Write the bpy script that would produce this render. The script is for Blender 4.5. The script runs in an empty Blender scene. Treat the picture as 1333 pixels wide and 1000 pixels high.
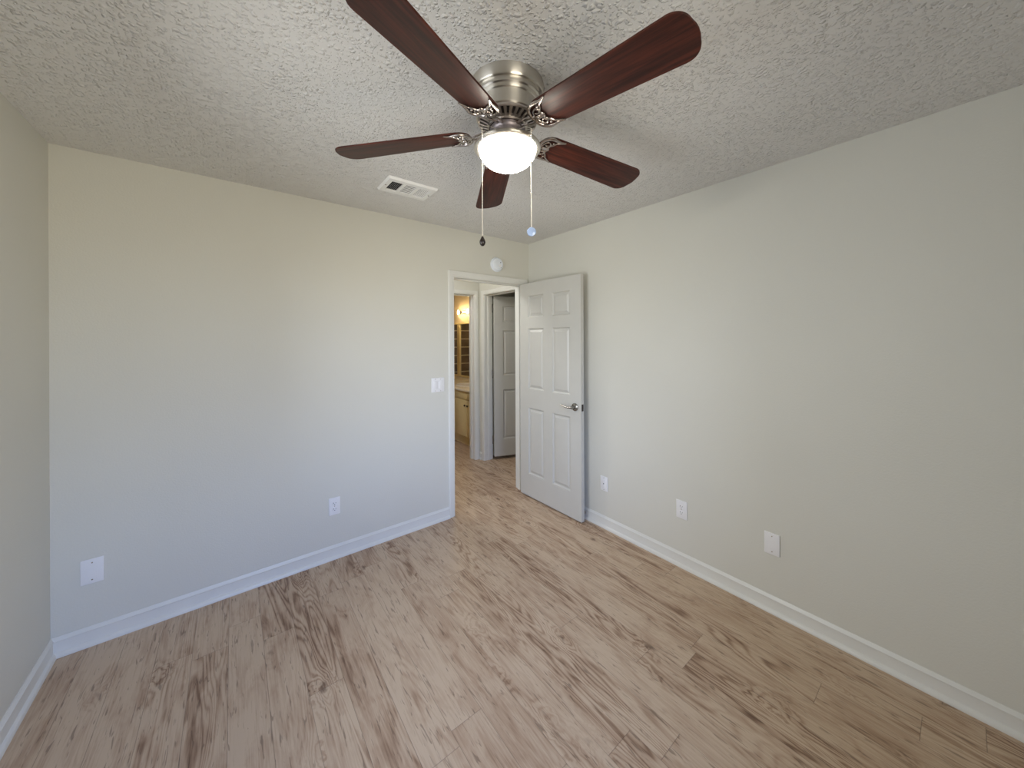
import bpy, bmesh, math, random
from mathutils import Vector, Matrix
PI = math.pi
S = bpy.context.scene
C = S.collection
def R(d): return math.radians(d)

# ------------------------------------------------------------------ camera
# room axes: x runs along the far wall (right-hand wall is x = 0), y points at the far wall (y = 0), z up
CAM = Vector((-2.3145, -2.6729, 1.5056)); YAW = 0.6665; ROLL = -0.0047
FPX = 461.28; HORIZON = 440.29
cam = bpy.data.cameras.new('camera'); co = bpy.data.objects.new('camera', cam); C.objects.link(co)
fw = Vector((math.sin(YAW), math.cos(YAW), 0)); rt = Vector((math.cos(YAW), -math.sin(YAW), 0)); up = Vector((0, 0, 1))
r2 = rt*math.cos(ROLL) + up*math.sin(ROLL); u2 = up*math.cos(ROLL) - rt*math.sin(ROLL)
m = Matrix((r2, u2, -fw)).transposed().to_4x4(); m.translation = CAM
co.matrix_world = m
cam.sensor_fit = 'HORIZONTAL'; cam.sensor_width = 36.0; cam.lens = FPX/1333*36
cam.shift_y = (HORIZON-500)/1333
cam.clip_start = 0.02; cam.clip_end = 200
S.camera = co

# ------------------------------------------------------------------ view + world
vs = S.view_settings
S.display_settings.display_device = 'sRGB'
vs.view_transform = 'Standard'; vs.look = 'None'; vs.gamma = 1.0; vs.use_curve_mapping = False
vs.exposure = 0.2
S.cycles.use_denoising = True
S.cycles.max_bounces = 14; S.cycles.diffuse_bounces = 10; S.cycles.glossy_bounces = 6
S.cycles.sample_clamp_indirect = 6.0
S.cycles.caustics_reflective = False; S.cycles.caustics_refractive = False

SKY_STRENGTH = 10.5
w = bpy.data.worlds.new('sky'); S.world = w; w.use_nodes = True
nt = w.node_tree; nt.nodes.clear()
out = nt.nodes.new('ShaderNodeOutputWorld'); bg = nt.nodes.new('ShaderNodeBackground')
tc = nt.nodes.new('ShaderNodeTexCoord'); sp = nt.nodes.new('ShaderNodeSeparateXYZ')
mp = nt.nodes.new('ShaderNodeMapRange'); mp.inputs[1].default_value = -1; mp.inputs[2].default_value = 1
nt.links.new(tc.outputs['Generated'], sp.inputs[0]); nt.links.new(sp.outputs[2], mp.inputs[0])
def sky_ramp(stops):
    cr = nt.nodes.new('ShaderNodeValToRGB'); e = cr.color_ramp.elements; nt.links.new(mp.outputs[0], cr.inputs[0])
    e[0].position, e[0].color = stops[0][0], stops[0][1]+(1,); e[1].position, e[1].color = stops[-1][0], stops[-1][1]+(1,)
    for p, c in stops[1:-1]: k = e.new(p); k.color = c+(1,)
    return cr.outputs[0]
# clear blue sky behind the viewer (-y), hazy sky to the left (-x) over added bright ground lifting upper walls and ceiling
blue = sky_ramp([(0, (.62, .57, .47)), (.47, (.78, .73, .62)), (.52, (.85, .98, 1.2)), (.62, (.53, .76, 1.40)), (1, (.44, .70, 1.40))])
haze = sky_ramp([(0, (.50, .52, .53)), (.47, (.62, .65, .67)), (.53, (.66, .70, .75)), (.68, (.60, .63, .67)), (1, (.54, .60, .68))])
az = nt.nodes.new('ShaderNodeMapRange'); az.interpolation_type = 'SMOOTHSTEP'; az.inputs[1].default_value = -.75; az.inputs[2].default_value = -.35
nt.links.new(sp.outputs[1], az.inputs[0])
mxw = nt.nodes.new('ShaderNodeMix'); mxw.data_type = 'RGBA'; nt.links.new(az.outputs[0], mxw.inputs[0]); nt.links.new(blue, mxw.inputs[6]); nt.links.new(haze, mxw.inputs[7])
nt.links.new(mxw.outputs[2], bg.inputs[0]); bg.inputs[1].default_value = SKY_STRENGTH; nt.links.new(bg.outputs[0], out.inputs[0])

# room numbers
H = 2.44; W = 3.0; YF = -3.55          # ceiling, room width, front wall
WT = 0.115                              # wall thickness
# two windows out of view: one behind the viewer (front wall), one in the left wall beside the viewer
WINF = (-2.50, -1.40, 0.45, 2.10)      # x0, x1, z0, z1
WINL = (-1.95, -0.80, 0.60, 2.05)      # y0, y1, z0, z1
def portal(name, wd, ht, loc, rot):
    pl = bpy.data.lights.new(name, 'AREA'); pl.shape = 'RECTANGLE'; pl.size = wd; pl.size_y = ht; pl.cycles.is_portal = True
    po = bpy.data.objects.new(name, pl); C.objects.link(po); po.location = loc; po.rotation_euler = rot
portal('window_portal', WINF[1]-WINF[0], WINF[3]-WINF[2], ((WINF[0]+WINF[1])/2, YF-WT-0.01, (WINF[2]+WINF[3])/2), (R(90), 0, 0))

portal('window_portal', WINL[1]-WINL[0], WINL[3]-WINL[2], (-W-WT-.01, (WINL[0]+WINL[1])/2, (WINL[2]+WINL[3])/2), (R(90), 0, R(-90)))

# ------------------------------------------------------------------ node helpers
class N:
    def __init__(s, name):
        s.m = bpy.data.materials.new(name); s.m.use_nodes = True; s.t = s.m.node_tree; s.t.nodes.clear()
        s.out = s.t.nodes.new('ShaderNodeOutputMaterial')
    def n(s, typ, **kw):
        o = s.t.nodes.new('ShaderNode'+typ)
        for k, v in kw.items(): setattr(o, k, v)
        return o
    def l(s, a, b): s.t.links.new(a, b)
    def put(s, sock, v):
        if hasattr(v, 'is_output') or isinstance(v, bpy.types.NodeSocket): s.l(v, sock)
        else: sock.default_value = v
    def math(s, op, a, b=None, c=None, clamp=False):
        o = s.n('Math', operation=op); o.use_clamp = clamp
        for i, v in enumerate((a, b, c)):
            if v is not None: s.put(o.inputs[i], v)
        return o.outputs[0]
    def mix(s, f, a, b, mode='MIX'):
        o = s.n('Mix', data_type='RGBA', blend_type=mode); o.clamp_factor = True
        s.put(o.inputs[0], f); s.put(o.inputs[6], a if not isinstance(a, tuple) else a+(1,) if len(a) == 3 else a)
        s.put(o.inputs[7], b if not isinstance(b, tuple) else b+(1,) if len(b) == 3 else b)
        return o.outputs[2]
    def vec(s, x, y, z):
        o = s.n('CombineXYZ'); s.put(o.inputs[0], x); s.put(o.inputs[1], y); s.put(o.inputs[2], z); return o.outputs[0]
    def noise(s, v, scale=1, detail=2, rough=.5, dist=0):
        o = s.n('TexNoise'); s.put(o.inputs['Vector'], v); o.inputs['Scale'].default_value = scale
        o.inputs['Detail'].default_value = detail; o.inputs['Roughness'].default_value = rough; o.inputs['Distortion'].default_value = dist
        return o.outputs[0]
    def ramp(s, v, a, b, lo=0., hi=1., smooth=True):
        o = s.n('MapRange'); o.interpolation_type = 'SMOOTHSTEP' if smooth else 'LINEAR'
        s.put(o.inputs[0], v); o.inputs[1].default_value = a; o.inputs[2].default_value = b; o.inputs[3].default_value = lo; o.inputs[4].default_value = hi
        return o.outputs[0]
    def bsdf(s, color, rough=.5, metal=0., spec=.5, normal=None, **kw):
        o = s.n('BsdfPrincipled')
        s.put(o.inputs['Base Color'], color if not (isinstance(color, tuple) and len(color) == 3) else color+(1,))
        s.put(o.inputs['Roughness'], rough); o.inputs['Metallic'].default_value = metal; o.inputs['Specular IOR Level'].default_value = spec
        if normal is not None: s.l(normal, o.inputs['Normal'])
        for k, v in kw.items(): s.put(o.inputs[k.replace('_', ' ')], v)
        s.l(o.outputs[0], s.out.inputs[0]); return o
    def bump(s, h, dist=.002, strength=1.):
        o = s.n('Bump'); o.inputs['Distance'].default_value = dist; o.inputs['Strength'].default_value = strength
        s.l(h, o.inputs['Height']); return o.outputs[0]
    def obj(s): return s.n('TexCoord').outputs['Object']
def lin(r, g, b):
    f = lambda c: (c/255/12.92) if c/255 <= .04045 else ((c/255+.055)/1.055)**2.4
    return (f(r), f(g), f(b))

M = {}
def simple(key, name, col, rough=.5, metal=0., spec=.5, mottle=.04, scale=30, bumpd=0, **kw):
    k = N(name); v = k.noise(k.obj(), scale, 3, .55)
    c = k.mix(k.ramp(v, .3, .7), tuple(x*(1-mottle) for x in col), tuple(min(1, x*(1+mottle)) for x in col))
    nrm = k.bump(v, bumpd) if bumpd else None
    k.bsdf(c, rough, metal, spec, nrm, **kw); M[key] = k.m; return k.m

# wall paint: warm greige with a light orange-peel texture
def wall_mat(key, name, col):
    k = N(name); o = k.obj()
    v = k.noise(o, 130, 2, .5); big = k.noise(o, 1.3, 2, .5)
    c = k.mix(k.ramp(big, .3, .7), tuple(x*.985 for x in col), tuple(x*1.015 for x in col))
    k.bsdf(c, .55, 0, .35, k.bump(v, .0012, .5)); M[key] = k.m
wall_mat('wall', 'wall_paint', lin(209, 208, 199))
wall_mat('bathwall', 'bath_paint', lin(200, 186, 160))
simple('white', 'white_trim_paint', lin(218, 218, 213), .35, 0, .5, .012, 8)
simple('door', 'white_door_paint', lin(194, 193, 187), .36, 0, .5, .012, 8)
simple('plate', 'white_plastic', lin(229, 229, 230), .3, 0, .5, .01, 20)
simple('slot', 'dark_slot', lin(58, 58, 62), .6, 0, .3, .05)
simple('detector', 'detector_plastic', lin(226, 232, 240), .4, 0, .5, .01)
simple('ventwhite', 'vent_white', lin(238, 238, 236), .4, 0, .5, .01)
simple('duct', 'duct_dark', lin(30, 30, 32), .8, 0, .2, .1)
k = N('brushed_nickel'); tg = k.n('Tangent', direction_type='RADIAL', axis='Z'); b_ = k.bsdf(lin(208, 203, 194), .30, 1.)
b_.inputs['Anisotropic'].default_value = .88; b_.inputs['Anisotropic Rotation'].default_value = .25; k.l(tg.outputs[0], b_.inputs['Tangent']); M['nickel'] = k.m
simple('fin', 'fin_nickel', lin(196, 188, 182), .3, 1., .5, .05, 40)
simple('nickeldark', 'antique_nickel', lin(182, 174, 168), .24, 1., .5, .12, 60)
simple('core', 'motor_dark', lin(52, 46, 46), .5, .6, .5, .1)
simple('motor', 'motor_grey', lin(128, 120, 122), .42, .8, .5, .05)
simple('lever', 'satin_lever', lin(150, 147, 142), .25, 1., .5, .05)
simple('chain', 'chain_metal', lin(232, 226, 214), .3, .6, .5, .02)
simple('fobdark', 'dark_fob', lin(45, 38, 34), .3, .3, .5, .1)
simple('fobblue', 'pale_blue_fob', lin(150, 170, 205), .15, .0, .6, .05, coat_weight=.5) if False else simple('fobblue', 'pale_blue_fob', lin(158, 176, 206), .2, 0, .6, .05)
simple('cream', 'cream_cabinet_paint', lin(228, 210, 158), .4, 0, .5, .02, 8)
simple('counter', 'cream_counter', lin(236, 228, 208), .25, 0, .5, .03, 20)
simple('knob', 'dark_bronze_knob', lin(70, 58, 48), .3, .8, .5, .1)
simple('rubber', 'black_rubber', lin(34, 33, 34), .6, 0, .4, .1)
simple('vinyl', 'window_vinyl', lin(238, 238, 236), .35, 0, .5, .01)

# knock-down ceiling
k = N('ceiling_texture'); o = k.obj()
big = k.noise(o, 1.8, 2, .5)
def drops(scale, r0, r1, off):
    # isolated rounded splatters, some cells empty, outlines warped
    wv = k.n('TexNoise'); k.l(o, wv.inputs['Vector']); wv.inputs['Scale'].default_value = scale*.55; wv.inputs['Detail'].default_value = 1.5
    va = k.n('VectorMath', operation='MULTIPLY_ADD'); k.l(wv.outputs[1], va.inputs[0]); va.inputs[1].default_value = (1.5/scale,)*3
    k.l(o, va.inputs[2])
    sh = k.n('VectorMath', operation='ADD'); k.l(va.outputs[0], sh.inputs[0]); sh.inputs[1].default_value = (off, off*.7, 0)
    fl = k.n('VectorMath', operation='MULTIPLY'); k.l(sh.outputs[0], fl.inputs[0]); fl.inputs[1].default_value = (1, 1, 0)
    v = k.n('TexVoronoi', voronoi_dimensions='2D'); v.inputs['Scale'].default_value = scale; k.l(fl.outputs[0], v.inputs['Vector'])
    sc2 = k.n('SeparateColor'); k.l(v.outputs['Color'], sc2.inputs[0])
    rad = k.math('MAXIMUM', k.math('MULTIPLY_ADD', sc2.outputs[0], r1-r0, r0), .001)
    q = k.math('SUBTRACT', 1., k.math('DIVIDE', v.outputs['Distance'], rad), clamp=True)
    return k.math('MULTIPLY', k.math('SQRT', q), k.math('MINIMUM', k.math('MULTIPLY', rad, 2.2), 1.))
hgt = k.math('ADD', k.math('MULTIPLY', drops(60, -.25, .64, 0), 1.), k.math('MULTIPLY', drops(105, -.3, .6, 3.1), .75))
hgt = k.math('MULTIPLY', hgt, k.ramp(big, .3, .6, .5, 1.))
k.bsdf(lin(221, 220, 218), .45, 0, .5, k.bump(hgt, .0062, .9)); M['ceiling'] = k.m

# plank floor: contour lines of a stretched noise make the cathedral grain and the knots
k = N('vinyl_plank_floor'); sx = k.n('SeparateXYZ'); k.l(k.obj(), sx.inputs[0]); X, Y = sx.outputs[0], sx.outputs[1]
pw, plen = .135, 1.22
px = k.math('ADD', k.math('DIVIDE', X, pw), .318+40); col = k.math('FLOOR', px); fx = k.math('FRACT', px)
wn = k.n('TexWhiteNoise', noise_dimensions='1D'); k.l(col, wn.inputs['W'])
py = k.math('ADD', k.math('DIVIDE', Y, plen), k.math('ADD', wn.outputs[0], 20)); row = k.math('FLOOR', py); fy = k.math('FRACT', py)
wi = k.n('TexWhiteNoise', noise_dimensions='2D'); k.l(k.vec(col, row, 0), wi.inputs['Vector']); idv = wi.outputs[0]
sc_ = k.n('SeparateColor'); k.l(wi.outputs[1], sc_.inputs[0]); ida, idb, idc = sc_.outputs[0], sc_.outputs[1], sc_.outputs[2]
gx = k.math('ADD', k.math('MULTIPLY', X, 6.5), k.math('MULTIPLY', ida, 60)); gy = k.math('ADD', k.math('MULTIPLY', Y, .62), k.math('MULTIPLY', idb, 60))
gv = k.vec(gx, gy, k.math('MULTIPLY', idc, 10))
vor = k.n('TexVoronoi'); vor.inputs['Scale'].default_value = 1.; vor.inputs['Randomness'].default_value = 1.
k.l(k.vec(k.math('ADD', k.math('MULTIPLY', X, 5.2), k.math('MULTIPLY', k.noise(k.vec(X, Y, 0), 30, 2), .28)), k.math('MULTIPLY', Y, 2.5), 0), vor.inputs['Vector'])
n1 = k.math('ADD', k.noise(gv, 1, 2.6, .42, .5), k.ramp(vor.outputs['Distance'], 0, .34, .13, 0))
rings = k.math('MULTIPLY_ADD', k.math('SINE', k.math('MULTIPLY', n1, 150.)), .5, .5)
rings = k.math('POWER', rings, 2.2)
fib = k.noise(k.vec(k.math('MULTIPLY', X, 150), k.math('MULTIPLY', Y, 5), idv), 1, 3, .65)
mid = k.noise(k.vec(k.math('ADD', k.math('MULTIPLY', X, 15), k.math('MULTIPLY', ida, 40)), k.math('ADD', k.math('MULTIPLY', Y, 4.2), k.math('MULTIPLY', idb, 40)), 3.), 1, 3, .6, .6)
crk = k.noise(k.vec(k.math('ADD', k.math('MULTIPLY', X, 85), k.math('MULTIPLY', idb, 40)), k.math('ADD', k.math('MULTIPLY', Y, 9.), k.math('MULTIPLY', ida, 40)), 7.), 1, 2, .55, .8)
crack = k.ramp(crk, .60, .68)
amt = k.ramp(k.noise(k.vec(gx, gy, 4.), .55, 1.5, .5), .38, .62, .12, 1.)
knot = k.ramp(vor.outputs['Distance'], .03, .10, 1., 0.)
t = k.math('ADD', k.math('MULTIPLY', k.math('MULTIPLY', rings, amt), .55), k.math('MULTIPLY', k.ramp(mid, .34, .70), .44))
t = k.math('ADD', t, k.math('MULTIPLY', k.math('SUBTRACT', fib, .5), .95))
t = k.math('ADD', t, k.math('MULTIPLY', k.math('SUBTRACT', idv, .5), .26), clamp=True)
LIGHT_W = lin(198, 176, 151); MID_W = lin(172, 145, 120); DARK_W = lin(116, 87, 66)
c = k.mix(k.ramp(t, 0, .55, smooth=False), LIGHT_W, MID_W); c = k.mix(k.ramp(t, .5, 1.05, smooth=False), c, DARK_W)
c = k.mix(k.math('MULTIPLY', crack, .5), c, lin(84, 62, 48)); c = k.mix(k.math('MULTIPLY', knot, .7), c, lin(88, 62, 46))
seam = k.math('MAXIMUM', k.math('MAXIMUM', k.ramp(fx, 0, .012, 1, 0), k.ramp(fx, .988, 1, 0, 1)), k.math('MAXIMUM', k.ramp(fy, 0, .0016, 1, 0), k.ramp(fy, .9984, 1, 0, 1)))
c = k.mix(k.math('MULTIPLY', seam, .5), c, lin(78, 60, 48))
hh = k.math('SUBTRACT', k.math('MULTIPLY', t, -.35), k.math('ADD', seam, k.math('MULTIPLY', crack, .6)))
k.bsdf(c, k.ramp(t, 0, 1, .36, .52), 0, .4, k.bump(hh, .0009, .7)); M['floor'] = k.m

# mahogany fan blade (grain along the blade, local x)
k = N('mahogany'); s_ = k.n('SeparateXYZ'); k.l(k.obj(), s_.inputs[0])
v = k.noise(k.vec(k.math('MULTIPLY', s_.outputs[0], 5), k.math('MULTIPLY', s_.outputs[1], 90), 0), 1, 4, .55, .3)
v2 = k.noise(k.vec(k.math('MULTIPLY', s_.outputs[0], 1.5), k.math('MULTIPLY', s_.outputs[1], 24), 3), 1, 2, .5)
c = k.mix(k.ramp(v, .3, .7), lin(44, 20, 14), lin(82, 38, 27)); c = k.mix(k.ramp(v2, .35, .7, 0, .55), c, lin(36, 17, 14))
k.bsdf(c, .42, 0, .3); M['blade'] = k.m

def glow(key, name, col, strength):
    k = N(name); em = k.n('Emission'); em.inputs[0].default_value = col+(1,); em.inputs[1].default_value = strength
    k.l(em.outputs[0], k.out.inputs[0]); M[key] = k.m
BOWL_STRENGTH = 33.0; HALL_STRENGTH = 60.0; BATH_STRENGTH = 240.0
glow('bowl', 'lit_frosted_glass', (1.0, .93, .80), BOWL_STRENGTH)
glow('hallglow', 'lit_hall_diffuser', (1.0, .98, .95), HALL_STRENGTH)
glow('bulb', 'lit_warm_bulb', (1.0, .73, .38), BATH_STRENGTH)
k = N('mirror_glass'); k.bsdf((.85, .86, .85), .02, 1.); M['mirror'] = k.m
k = N('window_glass'); tr = k.n('BsdfTransparent'); gl = k.n('BsdfGlossy'); gl.inputs['Roughness'].default_value = .02
fr = k.n('Fresnel'); fr.inputs[0].default_value = 1.45; mx = k.n('MixShader'); k.l(fr.outputs[0], mx.inputs[0]); k.l(tr.outputs[0], mx.inputs[1]); k.l(gl.outputs[0], mx.inputs[2]); k.l(mx.outputs[0], k.out.inputs[0]); M['glass'] = k.m
# shower tile with pale horizontal grout lines
k = N('shower_tile'); s_ = k.n('SeparateXYZ'); k.l(k.obj(), s_.inputs[0]); fz = k.math('FRACT', k.math('DIVIDE', s_.outputs[2], .165))
g = k.math('LESS_THAN', fz, .12); c = k.mix(k.ramp(k.noise(k.obj(), 6, 3), .3, .7), lin(98, 82, 60), lin(122, 104, 78)); c = k.mix(g, c, lin(205, 190, 150))
k.bsdf(c, .35); M['tile'] = k.m

# ------------------------------------------------------------------ mesh helpers
class B:
    def __init__(s): s.bm = bmesh.new()
    def box(s, x0, x1, y0, y1, z0, z1, bev=0, seg=2):
        r = bmesh.ops.create_cube(s.bm, size=1)
        vs_ = r['verts']
        for v in vs_: v.co = Vector(((x0+x1)/2+v.co.x*(x1-x0), (y0+y1)/2+v.co.y*(y1-y0), (z0+z1)/2+v.co.z*(z1-z0)))
        if bev: bmesh.ops.bevel(s.bm, geom=list({e for v in vs_ for e in v.link_edges}), offset=bev, segments=seg, affect='EDGES', profile=.5)
        return s
    def lathe(s, prof, seg=48, mat=None, cap0=False, cap1=False):
        rings = []
        for r, z in prof:
            if r < 1e-6: rings.append([s.bm.verts.new((0, 0, z))])
            else: rings.append([s.bm.verts.new((r*math.cos(2*PI*i/seg), r*math.sin(2*PI*i/seg), z)) for i in range(seg)])
        fs = []
        for a, b in zip(rings, rings[1:]):
            for i in range(seg):
                j = (i+1) % seg
                if len(a) == 1 and len(b) == 1: continue
                if len(a) == 1: fs.append(s.bm.faces.new((a[0], b[j], b[i])))
                elif len(b) == 1: fs.append(s.bm.faces.new((a[i], a[j], b[0])))
                else: fs.append(s.bm.faces.new((a[i], a[j], b[j], b[i])))
        if cap0 and len(rings[0]) > 1: s.bm.faces.new(rings[0][::-1])
        if cap1 and len(rings[-1]) > 1: s.bm.faces.new(rings[-1])
        if mat is not None: bmesh.ops.transform(s.bm, matrix=mat, verts=[v for r in rings for v in r])
        return s
    def tube(s, pts, rad, seg=10, flat=1.0):
        pts = [Vector(p) for p in pts]; n = len(pts)
        rad = rad if isinstance(rad, (list, tuple)) else [rad]*n
        prev = None; rings = []
        for i, p in enumerate(pts):
            t = (pts[min(i+1, n-1)]-pts[max(i-1, 0)]).normalized()
            a = Vector((0, 0, 1)) if abs(t.z) < .9 else Vector((1, 0, 0))
            u = t.cross(a).normalized() if prev is None else (prev-t*prev.dot(t)).normalized()
            prev = u; v = t.cross(u)
            rings.append([s.bm.verts.new(p+(u*math.cos(2*PI*q/seg)+v*math.sin(2*PI*q/seg)*flat)*rad[i]) for q in range(seg)])
        for a, b in zip(rings, rings[1:]):
            for q in range(seg): s.bm.faces.new((a[q], a[(q+1) % seg], b[(q+1) % seg], b[q]))
        s.bm.faces.new(rings[0][::-1]); s.bm.faces.new(rings[-1]); return s
    def prism(s, poly, z0, z1, bev=0):
        a = [s.bm.verts.new((x, y, z0)) for x, y in poly]; b = [s.bm.verts.new((x, y, z1)) for x, y in poly]; n = len(poly)
        f0 = s.bm.faces.new(a[::-1]); f1 = s.bm.faces.new(b)
        for i in range(n): s.bm.faces.new((a[i], a[(i+1) % n], b[(i+1) % n], b[i]))
        if bev: bmesh.ops.bevel(s.bm, geom=list(f0.edges)+list(f1.edges), offset=bev, segments=2, affect='EDGES', profile=.5)
        return s
    def sphere(s, c, r, sz=(1, 1, 1), seg=16):
        q = bmesh.ops.create_uvsphere(s.bm, u_segments=seg, v_segments=seg//2+2, radius=r)
        for v in q['verts']: v.co = Vector((v.co.x*sz[0]+c[0], v.co.y*sz[1]+c[1], v.co.z*sz[2]+c[2]))
        return s
    def xf(s, mat): bmesh.ops.transform(s.bm, matrix=mat, verts=s.bm.verts[:]); return s
    def done(s, name, mat, parent=None, smooth=True, angle=35):
        bmesh.ops.recalc_face_normals(s.bm, faces=s.bm.faces[:])
        me = bpy.data.meshes.new(name); s.bm.to_mesh(me); s.bm.free()
        if smooth:
            for p in me.polygons: p.use_smooth = True
            me.set_sharp_from_angle(angle=R(angle))
        me.materials.append(M[mat] if isinstance(mat, str) else mat)
        ob = bpy.data.objects.new(name, me); C.objects.link(ob)
        if parent is not None: ob.parent = parent
        return ob
def tag(o, label=None, cat=None, group=None, kind=None):
    for kk, v in (('label', label), ('category', cat), ('group', group), ('kind', kind)):
        if v: o[kk] = v
    return o
def thing(name, label, cat, loc=(0, 0, 0), rot=(0, 0, 0), group=None, kind=None):
    o = bpy.data.objects.new(name, None); o.empty_display_size = .1; C.objects.link(o)
    o.location = loc; o.rotation_euler = rot; return tag(o, label, cat, group, kind)
def struct(o, label, cat): return tag(o, label, cat, kind='structure')

# ------------------------------------------------------------------ the room shell
DX0, DX1, DH = -0.838, -0.078, 2.027     # bedroom doorway: clear opening
JT = .018
HX = 0.111; HY0 = WT; HY1 = 1.068        # hall beyond it
BY1 = 3.6; BX0 = -1.1; BX1 = .76         # bathroom beyond the hall
struct(B().box(-W-WT, BX1+.6, YF-WT, BY1+WT, -.1, 0).done('floor', 'floor'), 'grey-brown wood-look plank floor running through the room and hall', 'floor')
struct(B().box(-W-WT, BX1+.6, YF-WT, BY1+WT, H, H+.1).done('ceiling', 'ceiling'), 'white knockdown-textured ceiling above the ceiling fan', 'ceiling')
o_ = JT
struct(B().box(-W-WT, DX0-o_, 0, WT, 0, H).box(DX0-o_, DX1+o_, 0, WT, DH+o_, H).box(DX1+o_, 0, 0, WT, 0, H).done('wall_back', 'wall'), 'greige far wall with the open doorway in its right end', 'wall')
struct(B().box(0, WT, YF-WT, WT, 0, H).done('wall_right', 'wall'), 'long greige wall to the right of the open door', 'wall')
y0, y1, z0, z1 = WINL
struct(B().box(-W-WT, -W, YF-WT, y0, 0, H).box(-W-WT, -W, y1, 0, 0, H).box(-W-WT, -W, y0, y1, 0, z0).box(-W-WT, -W, y0, y1, z1, H).done('wall_left', 'wall'), 'greige wall at the left edge of the photo', 'wall')
x0, x1, z0, z1 = WINF
struct(B().box(-W, x0, YF-WT, YF, 0, H).box(x1, 0, YF-WT, YF, 0, H).box(x0, x1, YF-WT, YF, 0, z0).box(x0, x1, YF-WT, YF, z1, H).done('wall_front', 'wall'), 'greige wall behind the viewer', 'wall')
def window(name, label, wd, ht, loc, rz, tname):
    wn_ = thing(name, label, 'window', loc, (0, 0, rz), kind='structure'); hw = wd/2
    f = B()
    for a, b in ((-hw, -hw+.045), (hw-.045, hw)): f.box(a, b, -.03, .03, 0, ht)
    for a, b in ((0, .045), (ht/2-.02, ht/2+.02), (ht-.045, ht)): f.box(-hw+.045, hw-.045, -.028, .028, a, b)
    f.done('window_frame', 'vinyl', wn_, False)
    B().box(-hw+.035, hw-.035, -.004, .004, .035, ht-.035).done('window_pane', 'glass', wn_, False)
    sl = thing(tname, 'white sill of the '+label, 'trim', loc, (0, 0, rz), kind='structure')
    B().box(-hw-.03, hw+.03, .04, .11, -.025, 0, .004).done('sill_board', 'white', sl)
window('window_1', 'white vinyl window behind the viewer', WINF[1]-WINF[0], WINF[3]-WINF[2], ((WINF[0]+WINF[1])/2, YF-.06, WINF[2]), 0, 'trim_4')

window('window_2', 'white vinyl window in the left wall beside the viewer', WINL[1]-WINL[0], WINL[3]-WINL[2], (-W-.06, (WINL[0]+WINL[1])/2, WINL[2]), R(-90), 'trim_5')

# baseboards: flat board with an eased top and a shoe moulding
PROF = [(0, 0), (.024, 0), (.0238, .006), (.0215, .014), (.017, .020), (.0115, .023), (.0108, .025), (.0108, .070), (.0122, .072), (.0122, .076), (.0095, .079), (.005, .087), (.003, .091), (0, .091)]
def base(name, a, b, n, label, e0=0, e1=0):   # along a->b on the floor, n = direction into the room; e = mitre slopes at the ends
    bb = B(); a = Vector(a+(0,)); b = Vector(b+(0,)); n = Vector(n+(0,)); d = (b-a).normalized()
    A = [bb.bm.verts.new(a+n*p+Vector((0, 0, q))+d*p*e0) for p, q in PROF]; Z = [bb.bm.verts.new(b+n*p+Vector((0, 0, q))-d*p*e1) for p, q in PROF]
    for i in range(len(PROF)-1): bb.bm.faces.new((A[i], A[i+1], Z[i+1], Z[i]))
    bb.bm.faces.new(A); bb.bm.faces.new(Z[::-1])
    return struct(bb.done(name, 'white', angle=30), label, 'baseboard')
base('baseboard_back', (-W, 0), (-.894, 0), (0, -1), 'white baseboard along the far wall left of the doorway', 1, 0)
base('baseboard_right', (0, -.0), (0, YF), (-1, 0), 'white baseboard along the right wall under the outlets', 0, 1)
base('baseboard_left', (-W, YF), (-W, 0), (1, 0), 'white baseboard at the left edge of the photo', 1, 1)
base('baseboard_front', (0, YF), (-W, YF), (0, 1), 'white baseboard behind the viewer', 1, 1)

# door casings: moulded profile swept round the opening with mitred corners
CPROF = [(0, 0), (0, .010), (.004, .012), (.014, .012), (.018, .0145), (.036, .016), (.046, .016), (.050, .013), (.052, 0)]
def casing(bb, u0, u1, top, place, reveal=.005, wide=1.0, right=True):
    # place(u, z, t): u across the opening, z height, t out of the wall
    pts = [(u0-reveal, 0, -1, 0), (u0-reveal, top+reveal, -1, 1), (u1+reveal, top+reveal, 1, 1)] + ([(u1+reveal, 0, 1, 0)] if right else [])
    rings = [[bb.bm.verts.new(place(u+su*p*wide, z+sz*p*wide, t)) for p, t in CPROF] for u, z, su, sz in pts]
    for a, b in zip(rings, rings[1:]):
        for i in range(len(CPROF)-1): bb.bm.faces.new((a[i], a[i+1], b[i+1], b[i]))
    bb.bm.faces.new(rings[0]); bb.bm.faces.new(rings[-1][::-1])
    return bb
def jamb(bb, u0, u1, top, y0, y1, axis='x', stop=None):
    def bx(ua, ub, ya, yb, za, zb, bv=.0015):
        if axis == 'x': bb.box(ua, ub, ya, yb, za, zb, bv, 1)
        else: bb.box(ya, yb, ua, ub, za, zb, bv, 1)
    bx(u0-JT, u0, y0, y1, 0, top); bx(u1, u1+JT, y0, y1, 0, top); bx(u0-JT, u1+JT, y0, y1, top, top+JT)
    if stop is not None:
        bx(u0, u0+.011, stop, stop+.032, 0, top-.0); bx(u1-.011, u1, stop, stop+.032, 0, top-.0); bx(u0+.011, u1-.011, stop, stop+.032, top-.011, top)
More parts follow.
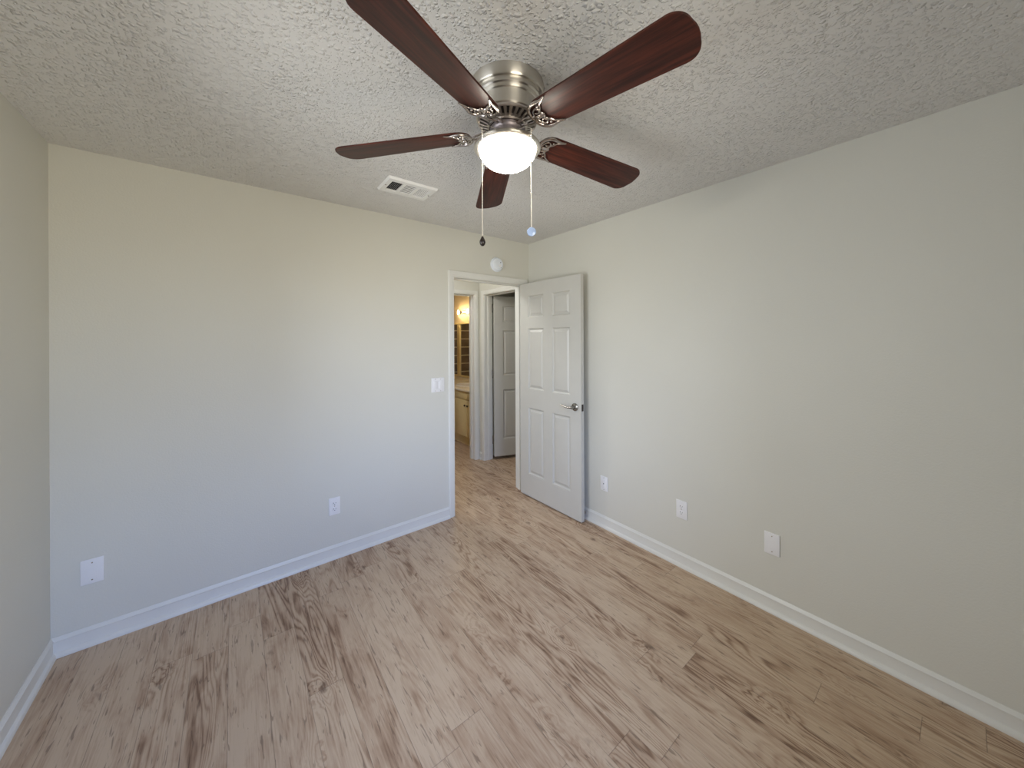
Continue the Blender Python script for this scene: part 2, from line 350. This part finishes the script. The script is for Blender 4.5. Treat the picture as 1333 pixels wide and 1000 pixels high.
# bedroom doorway
t1 = thing('trim_1', 'white casing and jamb around the open bedroom doorway', 'door frame', (0, 0, 0), kind='structure')
casing(B(), DX0, DX1, DH, lambda u, z, t: Vector((u, -t, z))).done('casing', 'white', t1, angle=25)
casing(B(), DX0, DX1, DH, lambda u, z, t: Vector((u, WT+t, z))).done('casing', 'white', t1, angle=25)
jb = B(); jamb(jb, DX0, DX1, DH, -.001, WT+.001, 'x', .042); jb.done('jamb', 'white', t1)
B().box(DX0-.0006, DX0+.0016, .008, .036, .90, .965, .0005, 1).done('strike_plate', 'lever', t1)

# hall
HBX0, HBX1 = -.70, .030                # bathroom doorway in the hall's far wall
struct(B().box(-W-WT, HBX0-JT, HY1, HY1+WT, 0, H).box(HBX1+JT, HX+WT, HY1, HY1+WT, 0, H).box(HBX0-JT, HBX1+JT, HY1, HY1+WT, DH+.012+JT, H).done('wall_hall_back', 'wall'), 'pale hall wall seen through the doorway around the bathroom door', 'wall')
struct(B().box(-2.0-WT, -2.0, WT, HY1, 0, H).done('wall_hall_left', 'wall'), 'hidden end wall of the hall on the left', 'wall')
CY0, CY1 = .20, .955                    # doorway in the hall's right wall
struct(B().box(HX, HX+WT, WT, CY0-JT, 0, H).box(HX, HX+WT, CY1+JT, HY1, 0, H).box(HX, HX+WT, CY0-JT, CY1+JT, DH+.008+JT, H).done('wall_hall_right', 'wall'), 'narrow hall wall right of the bathroom doorway', 'wall')
t2 = thing('trim_2', 'white casing of the bathroom doorway beyond the hall', 'door frame', kind='structure')
casing(B(), HBX0, HBX1, DH+.012, lambda u, z, t: Vector((u, HY1-t, z)), wide=1.0).done('casing', 'white', t2, angle=25)
jb = B(); jamb(jb, HBX0, HBX1, DH+.012, HY1-.001, HY1+WT+.001, 'x', HY1+.05); jb.done('jamb', 'white', t2)
t3 = thing('trim_3', 'white casing around the second door at the right of the hall', 'door frame', kind='structure')
casing(B(), CY0, CY1, DH+.008, lambda u, z, t: Vector((HX-t, u, z)), wide=1.0).done('casing', 'white', t3, angle=25)
jb = B(); jamb(jb, CY0, CY1, DH+.008, HX-.001, HX+WT+.001, 'y', HX+.045); jb.done('jamb', 'white', t3)
base('baseboard_hall', (HX, HY1-.0), (HX, CY1+.066), (-1, 0), 'short white baseboard in the hall corner', 0, 0)
# small room behind the second door
struct(B().box(HX+WT, BX1+.6, HY1, HY1+WT, 0, H).done('wall_closet_back', 'wall'), 'wall of the small room behind the second hall door', 'wall')
struct(B().box(BX1+.5, BX1+.6, WT, HY1, 0, H).done('wall_closet_right', 'wall'), 'far wall of the small room behind the hall', 'wall')
struct(B().box(WT, BX1+.6, 0, WT, 0, H).done('wall_closet_front', 'wall'), 'front wall of the small room behind the hall', 'wall')
# bathroom shell
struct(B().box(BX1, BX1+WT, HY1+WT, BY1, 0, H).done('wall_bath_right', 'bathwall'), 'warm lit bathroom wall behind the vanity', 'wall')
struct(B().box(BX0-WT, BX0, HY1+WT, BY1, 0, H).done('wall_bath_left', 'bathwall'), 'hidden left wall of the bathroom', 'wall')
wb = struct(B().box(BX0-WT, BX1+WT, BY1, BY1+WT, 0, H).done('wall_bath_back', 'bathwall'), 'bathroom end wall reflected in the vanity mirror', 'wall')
B().box(BX0, BX1, BY1-.012, BY1, 0, 1.86).done('tile_surround', 'tile', wb)

# ------------------------------------------------------------------ six-panel doors
def door_leaf(bb, wd, ht, th):
    # hinge edge at x=0, leaf runs to +x, thickness y 0..th; raised panels on both faces
    st, mu = .115, .105; pwid = (wd-2*st-mu)/2
    k_ = ht/2.019
    zs = [.214*k_, .626*k_, .178*k_, .572*k_, .104*k_, .205*k_]
    rows = []; z = 0
    for i, q in enumerate(zs):
        if i % 2: rows.append((z, z+q))
        z += q
    cols = [(st, st+pwid), (st+pwid+mu, wd-st)]
    xs = [0]+[c for p in cols for c in p]+[wd]; zz = [0]+[c for p in rows for c in p]+[ht]
    bm = bb.bm; cache = {}
    def V(x, y, z_):
        key = (round(x, 5), round(y, 5), round(z_, 5))
        if key not in cache: cache[key] = bm.verts.new((x, y, z_))
        return cache[key]
    for side, y, s in ((0, 0, 1), (1, th, -1)):
        for i in range(5):
            for j in range(7):
                xa, xb, za, zb = xs[i], xs[i+1], zz[j], zz[j+1]
                if i % 2 and j % 2:
                    prev = None
                    for off, dep in ((0, 0), (.002, .0008), (.006, .0085), (.011, .012), (.018, .012), (.036, .0035), (.041, .003)):
                        q = [V(xa+off, y+s*dep, za+off), V(xb-off, y+s*dep, za+off), V(xb-off, y+s*dep, zb-off), V(xa+off, y+s*dep, zb-off)]
                        if prev:
                            for n_ in range(4): bm.faces.new((prev[n_], prev[(n_+1) % 4], q[(n_+1) % 4], q[n_]))
                        prev = q
                    bm.faces.new(prev)
                else: bm.faces.new((V(xa, y, za), V(xb, y, za), V(xb, y, zb), V(xa, y, zb)))
    for i in range(5):
        for z_ in (0, ht): bm.faces.new((V(xs[i], 0, z_), V(xs[i+1], 0, z_), V(xs[i+1], th, z_), V(xs[i], th, z_)))
    for j in range(7):
        for x in (0, wd): bm.faces.new((V(x, 0, zz[j]), V(x, 0, zz[j+1]), V(x, th, zz[j+1]), V(x, th, zz[j])))
    return bb
def lever(parent, x, z, y, s, ln=.115):
    # s: -1 sticks out towards -y, +1 towards +y; lever points to the hinge side (-x)
    rm = Matrix.Translation((x, y, z)) @ Matrix.Rotation(R(90 if s < 0 else -90), 4, 'X')
    h = B().lathe([(0, 0), (.032, 0), (.033, .003), (.031, .008), (.024, .012), (.013, .014), (.012, .040), (.0125, .046), (.010, .052), (0, .053)], 32, rm)
    pts = []; rad = []
    for i in range(13):
        q = i/12; pts.append((x-q*ln, y+s*(.045+.006*math.sin(q*PI)), z-.004*math.sin(q*PI*1.2)+.008*q*q)); rad.append(.0105-.005*q+(.001 if i == 1 else 0))
    h.tube(pts, rad, 12, .8); return h.done('lever_handle', 'lever', parent)
def hinge(parent, z, x=0, y=0):
    hg = B().tube([(x, y, z-.045), (x, y, z+.045)], .0055, 10); hg.sphere((x, y, z+.047), .0062); hg.sphere((x, y, z-.047), .0062)
    return hg.done('hinge', 'lever', parent)
DW, DHT, DTH = .752, 2.012, .035
# bedroom door, swung open against the right wall: local x runs from hinge to latch edge
pin = Vector((DX1-.003, -.009))
d1_ = thing('door_1', 'open white six-panel bedroom door swung towards the right wall', 'door', (pin.x, pin.y, .012), (0, 0, R(-90+1.2)), kind='structure')
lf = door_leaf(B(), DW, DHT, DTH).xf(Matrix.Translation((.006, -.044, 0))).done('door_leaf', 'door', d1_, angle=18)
# (local -y faces the room's left side once turned)
lever(d1_, .006+DW-.062, .925, -.044, -1); lever(d1_, .006+DW-.062, .925, -.009, 1)
B().box(.006+DW-.0006, .006+DW+.0014, -.038, -.015, .897, .953, .0005, 1).box(.006+DW, .006+DW+.006, -.032, -.021, .917, .933, .002, 1).done('latch_plate', 'fobdark', d1_)
for z in (.22, 1.02, 1.80): hinge(d1_, z)
# second door beyond the hall, opened into the small room
d2_ = thing('door_2', 'white six-panel door standing open beyond the hall doorway', 'door', (HX+WT+.004, CY1-.003, .04), (0, 0, R(-20)), kind='structure')
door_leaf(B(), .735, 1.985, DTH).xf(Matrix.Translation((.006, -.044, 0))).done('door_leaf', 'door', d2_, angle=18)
lever(d2_, .68, .925, -.044, -1)
for z in (.20, 1.02, 1.84): hinge(d2_, z, -.004, -.004)

# door stop on the baseboard behind the door
ds = thing('door_stop', 'small door stop with black tip on the baseboard behind the open door', 'door stop', (-.012, -.72, .05))
B().lathe([(0, 0), (.012, 0), (.012, .004), (.006, .007), (.006, .032)], 16, Matrix.Rotation(R(-90), 4, 'Y')).done('stem', 'nickel', ds)
B().lathe([(0, .032), (.009, .032), (.010, .036), (.010, .044), (.008, .048), (0, .048)], 16, Matrix.Rotation(R(-90), 4, 'Y')).done('rubber_tip', 'rubber', ds)

# ------------------------------------------------------------------ wall plates (local x across, z up, -y out of the wall)
def plate(parent, w_, h_, name='cover_plate'):
    return B().box(-w_/2, w_/2, -.0065, 0, -h_/2, h_/2, .003, 3).done(name, 'plate', parent)
def screw(parent, x, z):
    s_ = B().lathe([(0, .0014), (.0022, .0012), (.0034, 0), (0, 0)], 14, Matrix.Translation((x, -.0062, z)) @ Matrix.Rotation(R(90), 4, 'X'))
    o = s_.done('screw', 'nickeldark', parent); return o
def receptacle(parent, z):
    poly = []
    for i in range(32):
        a = 2*PI*i/32; poly.append((.0172*math.cos(a), max(-.0142, min(.0142, .0172*math.sin(a)))))
    o = B().prism(poly, .0, .0085, .0008).xf(Matrix.Translation((0, 0, z)) @ Matrix.Rotation(R(90), 4, 'X')).done('receptacle', 'plate', parent)
    for nm, q in (('slot', (-.0085, -.006, -.001, .0075)), ('slot', (.0055, .008, -.000, .0065))):
        B().box(q[0], q[1], -.0088, -.0082, z+q[2], z+q[3]).done(nm, 'slot', o, False)
    B().lathe([(0, .0004), (.0026, .0004), (.0026, 0), (0, 0)], 12, Matrix.Translation((0, -.0084, z-.0075)) @ Matrix.Rotation(R(90), 4, 'X')).done('ground_hole', 'slot', o)
    return o
def outlet(loc, rz, label):
    t = thing('wall_outlet', label, 'outlet', loc, (0, 0, rz)); plate(t, .072, .118)
    receptacle(t, .0195); receptacle(t, -.0195); screw(t, 0, 0); return t
RW = R(-90)       # plates on the right wall face -x
outlet((-1.772, 0, .358), 0, 'white duplex outlet on the far wall, between its blank plate and the doorway')
outlet((0, -1.529, .374), RW, 'white duplex outlet on the right wall, the middle one of its three plates')
t = thing('blank_plate', 'white blank cover plate near the left corner of the far wall', 'wall plate', (-2.868, 0, .362)); plate(t, .078, .122); screw(t, 0, .042); screw(t, 0, -.042)
t = thing('blank_plate', 'white blank cover plate on the right wall, nearest the viewer', 'wall plate', (0, -2.026, .374), (0, 0, RW)); plate(t, .072, .118); screw(t, 0, .042); screw(t, 0, -.042)
t = thing('jack_plate', 'small white jack plate on the right wall beside the open door', 'wall plate', (0, -.909, .347), (0, 0, RW)); plate(t, .07, .114)
B().box(-.0165, .0165, -.009, -.005, -.033, .033, .001, 2).done('insert', 'plate', t); B().box(-.004, .004, -.0095, -.0088, -.004, .004).done('jack_socket', 'slot', t, False); screw(t, 0, .046); screw(t, 0, -.046)
t = thing('light_switch', 'white double rocker light switch left of the doorway', 'light switch', (-.992, 0, 1.124)); plate(t, .116, .118)
for sx_ in (-.023, .023):
    rk = B().box(-.0162, .0162, -.010, -.004, -.033, .033, .0015, 2)
    for v in rk.bm.verts:
        if v.co.y < -.007: v.co.y += -.0018*(v.co.z/.033)
    rk.xf(Matrix.Translation((sx_, 0, 0))).done('rocker', 'plate', t)
    screw(t, sx_, .0475); screw(t, sx_, -.0475)

# smoke detector above the doorway
t = thing('smoke_detector', 'round white smoke detector above the doorway', 'smoke detector', (-.394, 0, 2.187))
fm = Matrix.Rotation(R(90), 4, 'X')
B().lathe([(0, 0), (.066, 0), (.067, .004), (.067, .010), (.064, .012), (0, .012)], 48, fm).done('base', 'detector', t)
B().lathe([(.061, .012), (.062, .016), (.060, .026), (.054, .033), (.040, .036), (.038, .0345), (.035, .0345), (.033, .0365), (0, .0375)], 48, fm).done('cover', 'detector', t)
B().lathe([(.010, 0), (.010, .003), (.008, .0045), (0, .0045)], 20, Matrix.Translation((.018, -.0362, -.012)) @ fm).done('test_button', 'plate', t)
B().lathe([(.003, 0), (.003, .0015), (0, .0025)], 12, Matrix.Translation((.028, -.0362, -.030)) @ fm).done('indicator_light', 'slot', t)
B().lathe([(.0045, 0), (.0045, .0015), (0, .0022)], 12, Matrix.Translation((.024, -.0366, .018)) @ fm).done('sounder_hole', 'slot', t)

# ceiling vent (hangs from the ceiling, local z down is -z)
vx0, vx1, vy0, vy1 = -1.612, -1.303, -.652, -.436
t = thing('ceiling_vent', 'white three-section air vent in the ceiling left of the fan', 'vent', ((vx0+vx1)/2, (vy0+vy1)/2, H))
a, b = (vx1-vx0)/2, (vy1-vy0)/2
ia, ib = a-.034, b-.040
fr_ = B()
def ringframe(bb, A, Bq, A2, B2, z0, z1):
    v0 = [bb.bm.verts.new(q) for q in ((-A, -Bq, z0), (A, -Bq, z0), (A, Bq, z0), (-A, Bq, z0))]
    v1 = [bb.bm.verts.new(q) for q in ((-A+.008, -Bq+.008, z1), (A-.008, -Bq+.008, z1), (A-.008, Bq-.008, z1), (-A+.008, Bq-.008, z1))]
    v2 = [bb.bm.verts.new(q) for q in ((-A2, -B2, z1), (A2, -B2, z1), (A2, B2, z1), (-A2, B2, z1))]
    v3 = [bb.bm.verts.new(q) for q in ((-A2, -B2, z0), (A2, -B2, z0), (A2, B2, z0), (-A2, B2, z0))]
    for p, q in ((v0, v1), (v1, v2), (v2, v3)):
        for i in range(4): bb.bm.faces.new((p[i], p[(i+1) % 4], q[(i+1) % 4], q[i]))
ringframe(fr_, a, b, ia, ib, 0, -.013)
secw = (2*ia-2*.016)/3
for i in (1, 2):
    xx = -ia+i*secw+(i-1)*.016; fr_.box(xx, xx+.016, -ib, ib, -.013, -.001)
fr_.done('vent_frame', 'ventwhite', t, False)
B().box(-ia, ia, -ib, ib, -.0022, -.0004).done('duct_opening', 'duct', t, False)
for i in range(3):
    xa = -ia+i*(secw+.016); lb = B()
    if i == 1:
        n_ = 7
        for q in range(n_):
            yc = -ib+(q+.5)*2*ib/n_; lb.box(xa, xa+secw, -.0095, .0095, -.0006, .0006).bm.verts.ensure_lookup_table()
            vs_ = lb.bm.verts[-8:]
            for v in vs_:
                v.co = Vector((v.co.x, yc+v.co.y*.46, -.0075-v.co.y*.06+v.co.z*.9))
    else:
        n_ = 7
        for q in range(n_):
            xc = xa+(q+.5)*secw/n_; s_ = 1 if i == 0 else -1
            lb.box(-.0006, .0006, -ib, ib, -.0006, .0006); lb.bm.verts.ensure_lookup_table()
            for v in lb.bm.verts[-8:]:
                e_ = v.co.x/.0006; f_ = v.co.z/.0006
                wdt = .0022 if i == 0 else .0027
                v.co = Vector((xc+e_*wdt, v.co.y, -.0058+s_*e_*(.0026 if i == 0 else .0010)+f_*.0006))
    lb.done('louver_bank', 'ventwhite', t, False)
for sx_ in (-a+.017, a-.017): B().lathe([(0, 0), (.005, 0), (.004, -.0015), (0, -.002)], 14, Matrix.Translation((sx_, 0, -.013))).done('screw', 'nickeldark', t)

# ------------------------------------------------------------------ ceiling fan
FX, FY = -1.506, -1.623
fan = thing('ceiling_fan', 'brushed nickel ceiling fan with five mahogany blades and a lit bowl', 'ceiling fan', (FX, FY, H))
B().lathe([(0, 0), (.136, 0), (.137, -.004), (.136, -.036), (.133, -.041), (.126, -.042), (.125, -.046), (.1265, -.052), (.1265, -.058), (.1215, -.062), (.1205, -.068), (.119, -.072), (.115, -.075), (.1145, -.112), (.1155, -.117), (.115, -.121), (.110, -.125), (.100, -.126), (0, -.126)], 72).done('motor_housing', 'nickel', fan, angle=30)
B().lathe([(.104, -.1265), (.100, -.130), (.072, -.138), (.070, -.150), (.062, -.154), (.02, -.154)], 48).done('motor_core', 'core', fan)
vr = B(); NF = 30
for i in range(NF):
    rm = Matrix.Rotation(2*PI*i/NF, 4, 'Z')
    n0 = len(vr.bm.verts)
    vr.box(-.5, .5, -.0032, .0032, -.5, .5); vr.bm.verts.ensure_lookup_table()
    for v in vr.bm.verts[n0:]:
        r_ = .108 if v.co.x > 0 else .071
        zz_ = (-.126 if v.co.z > 0 else -.134) if v.co.x > 0 else (-.136 if v.co.z > 0 else -.146)
        v.co = rm @ Vector((r_, v.co.y*(1.7 if v.co.x > 0 else 1.1), zz_))
vr.lathe([(.074, -.136), (.074, -.149), (.071, -.152), (.064, -.152), (.062, -.148)], 56)
vr.lathe([(.111, -.124), (.1115, -.131), (.108, -.134), (.103, -.132), (.102, -.126)], 56)
vr.done('vent_ring', 'fin', fan, angle=30)
B().lathe([(0, -.150), (.063, -.150), (.064, -.156), (.062, -.166), (.058, -.170), (.056, -.186), (.050, -.190), (.047, -.192), (.02, -.192)], 40).done('switch_housing', 'motor', fan)
B().lathe([(.046, -.186), (.047, -.194), (.052, -.199), (.075, -.204), (.098, -.209), (.113, -.214), (.121, -.219), (.1245, -.225), (.1235, -.230), (.119, -.2335), (.110, -.235), (.1065, -.234), (.1055, -.228), (.1, -.222), (.04, -.205)], 64).done('light_fitter', 'nickel', fan, angle=30)
bw = [(.1055, -.2265)]
for i in range(0, 17):
    q = i/16*PI/2; bw.append((.106*math.cos(q)**.92 if i < 16 else 0, -.232-.071*math.sin(q)))
tag(B().lathe(bw, 64).done('glass_bowl', 'bowl', fan), 'glowing frosted white glass bowl')
# blades (local x along the blade), each on its own scrolled iron
def blade_poly():
    r0, r1 = .140, .671; w0, w1 = .119, .146; pts = []
    def half(r): return (w0+(w1-w0)*(r-r0)/(r1-r0))/2
    def arc(cx, cy, rad, a0, a1, n=8):
        return [(cx+rad*math.cos(R(a0+(a1-a0)*i/n)), cy+rad*math.sin(R(a0+(a1-a0)*i/n))) for i in range(n+1)]
    rt_ = .045; rr = .048
    pts += arc(r0+rr, -half(r0)+rr, rr, 180, 270)
    pts += arc(r1-rt_-.006, -half(r1)+rt_, rt_, 270, 345)
    pts += [(r1-.001, -.015), (r1, 0), (r1-.001, .015)]
    pts += arc(r1-rt_-.006, half(r1)-rt_, rt_, 15, 90)
    pts += arc(r0+rr, half(r0)-rr, rr, 90, 180)
    return pts
def smooth(pts, n=5):
    out_ = []; P = [Vector(p) for p in pts]
    for i in range(len(P)-1):
        p0, p1, p2, p3 = P[max(i-1, 0)], P[i], P[i+1], P[min(i+2, len(P)-1)]
        for j in range(n):
            t_ = j/n; out_.append(.5*((2*p1)+(p2-p0)*t_+(2*p0-5*p1+4*p2-p3)*t_*t_+(3*p1-p0-3*p2+p3)*t_**3))
    out_.append(P[-1]); return out_
PITCH = 11.75; DROOP = .0573; PHI0 = -82.24; DPHI = (-2.62, 2.02, .09, 1.25, -.73); ZB = -.165
for kb in range(5):
    ang = PHI0+72*kb+DPHI[kb]; pose = (R(-PITCH), DROOP, R(ang))
    bl = B().prism(blade_poly(), -.003, .003, .0015).done('fan_blade', 'blade', fan, angle=40)
    bl.location = (0, 0, ZB); bl.rotation_euler = pose
    ir = B(); zb = -.0068
    for s in (-1, 1):
        horn = smooth([(.139, s*.002, zb), (.140, s*.020, zb), (.149, s*.040, zb), (.168, s*.0535, zb), (.192, s*.0545, zb), (.212, s*.054, zb), (.232, s*.0585, zb)], 5)
        nh = len(horn); ir.tube(horn, [.0068-.0042*max(0, (i/(nh-1)-.55)/.45) for i in range(nh)], 10, .7)
        inner = smooth([(.186, 0, zb), (.180, s*.008, zb), (.180, s*.018, zb), (.190, s*.028, zb), (.198, s*.040, zb), (.212, s*.048, zb), (.230, s*.0575, zb)], 5)
        nh = len(inner); ir.tube(inner, [.0048-.002*i/(nh-1) for i in range(nh)], 8, .8)
        loop = smooth([(.150, s*.010, zb), (.158, s*.028, zb), (.172, s*.034, zb), (.180, s*.024, zb), (.170, s*.014, zb), (.160, s*.019, zb)], 4)
        ir.tube(loop, .0034, 8)
        arm = smooth([(.150, s*.006, zb), (.128, s*.012, zb+.001), (.105, s*.014, zb+.006), (.082, s*.011, zb+.012), (.062, s*.010, zb+.014)], 4)
        ir.tube(arm, .0058, 8, .7)
        ir.sphere((.186, s*.038, zb-.002), .0042, (1, 1, .7), 10)
    ir.box(.136, .186, -.008, .008, zb-.002, zb+.003, .002, 2)
    ir.sphere((.160, 0, zb-.003), .0045, (1, 1, .6), 10)
    io = ir.done('blade_iron', 'nickeldark', fan); io.location = (0, 0, ZB); io.rotation_euler = pose
# two pull chains, on the left and right of the bowl as seen from the door side
def chain(dx, dfw, z0_, z1_, fob):
    p = rt*dx - fw*dfw
    ch = B().tube([(p.x*.42, p.y*.42, -.180), (p.x*.8, p.y*.8, -.190), (p.x, p.y, -.206), (p.x, p.y, z0_), (p.x, p.y, z1_)], .0011, 8)
    n_ = int((z0_-z1_)/.0055)
    for i in range(n_): ch.sphere((p.x, p.y, z0_-i*.0055), .0021, seg=6)
    ch.sphere((p.x, p.y, z0_+(z1_-z0_)*.33), .0036, (1, 1, 1.3), 10)
    c_ = ch.done('pull_chain', 'chain', fan)
    return c_, p
CH0 = -.215
c_, p = chain(-.086, .108, CH0, -.588, 0)
tag(B().lathe([(0, 0), (.003, -.001), (.005, -.006), (.0095, -.015), (.0105, -.021), (.008, -.029), (.004, -.033), (0, -.033)], 20, Matrix.Translation((p.x, p.y, -.584))).done('chain_fob', 'fobdark', c_), 'dark bell-shaped fob')
c_, p = chain(.083, .097, CH0, -.552, 0)
fb = B().lathe([(0, 0), (.010, 0), (.0145, -.002), (.016, -.006), (.0145, -.010), (.010, -.012), (0, -.012)], 24, Matrix.Rotation(-YAW, 4, 'Z') @ Matrix.Rotation(R(-90), 4, 'X') @ Matrix.Translation((0, 0, .006)))
fb.xf(Matrix.Translation((p.x, p.y, -.566))); tag(fb.done('chain_fob', 'fobblue', c_), 'pale blue round fob')

# ------------------------------------------------------------------ hall lamp (out of view) and bathroom
t = thing('hall_lamp', 'flush hall ceiling lamp hidden above the doorway', 'ceiling lamp', (-.95, .6, H))
B().lathe([(0, 0), (.15, 0), (.152, -.02), (.14, -.028), (.135, -.02)], 40).done('lamp_base', 'nickel', t)
B().lathe([(.136, -.022), (.125, -.05), (.09, -.075), (.04, -.088), (0, -.09)], 40).done('lamp_shade', 'hallglow', t)

VX = .205; VY0, VY1 = 1.19, 2.915; VZ = .80
v_ = thing('vanity_cabinet', 'cream bathroom vanity cabinet seen through the doorway', 'cabinet', (VX, (VY0+VY1)/2, 0))
L2 = (VY1-VY0)/2
B().box(.02, BX1-VX-.004, -L2, L2, .135, VZ-.032, .002, 1).box(.07, BX1-VX-.004, -L2+.005, L2-.005, 0, .135).done('cabinet_body', 'cream', v_)
def panel(bb, y0, y1, z0_, z1_):
    bb.box(0, .02, y0, y1, z0_, z1_, .003, 2)
    g_ = .045
    if z1_-z0_ > .2: bb.box(-.004, .004, y0+g_, y1-g_, z0_+g_, z1_-g_, .0035, 2)
nd = 5; dwid = (2*L2-.03)/nd
for i in range(nd):
    ya = -L2+.015+i*dwid
    pb = B(); panel(pb, ya+.004, ya+dwid-.004, .15, .645); dd = pb.done('cabinet_door', 'cream', v_)
    ky = ya+dwid-.035 if i % 2 == 0 else ya+.035
    B().lathe([(0, .026), (.012, .023), (.0145, .017), (.010, .010), (.006, .006), (.006, 0), (0, 0)], 16, Matrix.Translation((0, ky, .578)) @ Matrix.Rotation(R(-90), 4, 'Y')).done('knob', 'knob', dd)
for i in range(nd):
    pb = B(); panel(pb, -L2+.019+i*dwid, -L2+.011+(i+1)*dwid, .663, .742); pb.done('false_drawer', 'cream', v_)
ct = tag(B().box(VX-.02, BX1-.003, VY0-.004, VY1+.01, VZ-.03, VZ, .006, 3).box(BX1-.022, BX1-.003, VY0-.004, VY1+.01, VZ, VZ+.045, .004, 2).done('vanity_countertop', 'counter'), 'cream countertop on the bathroom vanity cabinet', 'countertop')
# basin rim and faucet are moulded with the countertop
B().lathe([(.20, 0), (.20, .006), (.193, .009), (.185, .006), (.178, .002), (.02, .001), (0, .001)], 40, Matrix.Translation((.47, 1.95, VZ)) @ Matrix.Diagonal((.85, 1.1, 1, 1))).done('wash_basin', 'plate', ct)
fa = B().lathe([(0, 0), (.024, 0), (.024, .006), (.014, .010), (.012, .10), (0, .104)], 20, Matrix.Translation((.66, 1.95, VZ)))
fa.tube(smooth([(.66, 1.95, VZ+.09), (.63, 1.95, VZ+.115), (.58, 1.95, VZ+.115), (.55, 1.95, VZ+.085)], 4), .009, 10); fa.done('faucet', 'knob', ct)
# mirror: two glazed leaves in a cream frame
mr = thing('vanity_mirror', 'cream framed two-leaf mirror above the vanity countertop', 'mirror', (BX1, 2.55, .0))
MZ0, MZ1 = .85, 1.77
fmm = B()
for ya, yb in ((-1.0, -.96), (.10, .185), (.42, .46)): fmm.box(-.03, -.001, ya, yb, MZ0, MZ1, .003, 1)
for za, zb in ((MZ0, MZ0+.03), (MZ1-.025, MZ1)): fmm.box(-.028, -.001, -.96, .42, za, zb, .003, 1)
fmm.done('mirror_frame', 'cream', mr)
B().box(-.014, -.004, -.962, .102, MZ0+.02, MZ1-.02).done('mirror_glass', 'mirror', mr, False)
B().box(-.014, -.004, .183, .422, MZ0+.02, MZ1-.02).done('mirror_glass', 'mirror', mr, False)
vl = thing('vanity_light', 'warm vanity light bar with glowing bulbs above the bathroom mirror', 'wall lamp', (BX1, 2.55, 1.945))
B().box(-.035, -.001, -.62, .10, -.022, .022, .008, 2).done('light_bar', 'cream', vl)
for yy in (-.56, -.262, .037):
    sk = B().lathe([(.022, .034), (.026, .05), (.02, .06)], 20, Matrix.Translation((0, yy, 0)) @ Matrix.Rotation(R(-90), 4, 'Y')).done('lamp_socket', 'nickel', vl)
    B().sphere((-.085, yy, 0), .014, (1, 1, 2.6), 20).done('light_bulb', 'bulb', sk)
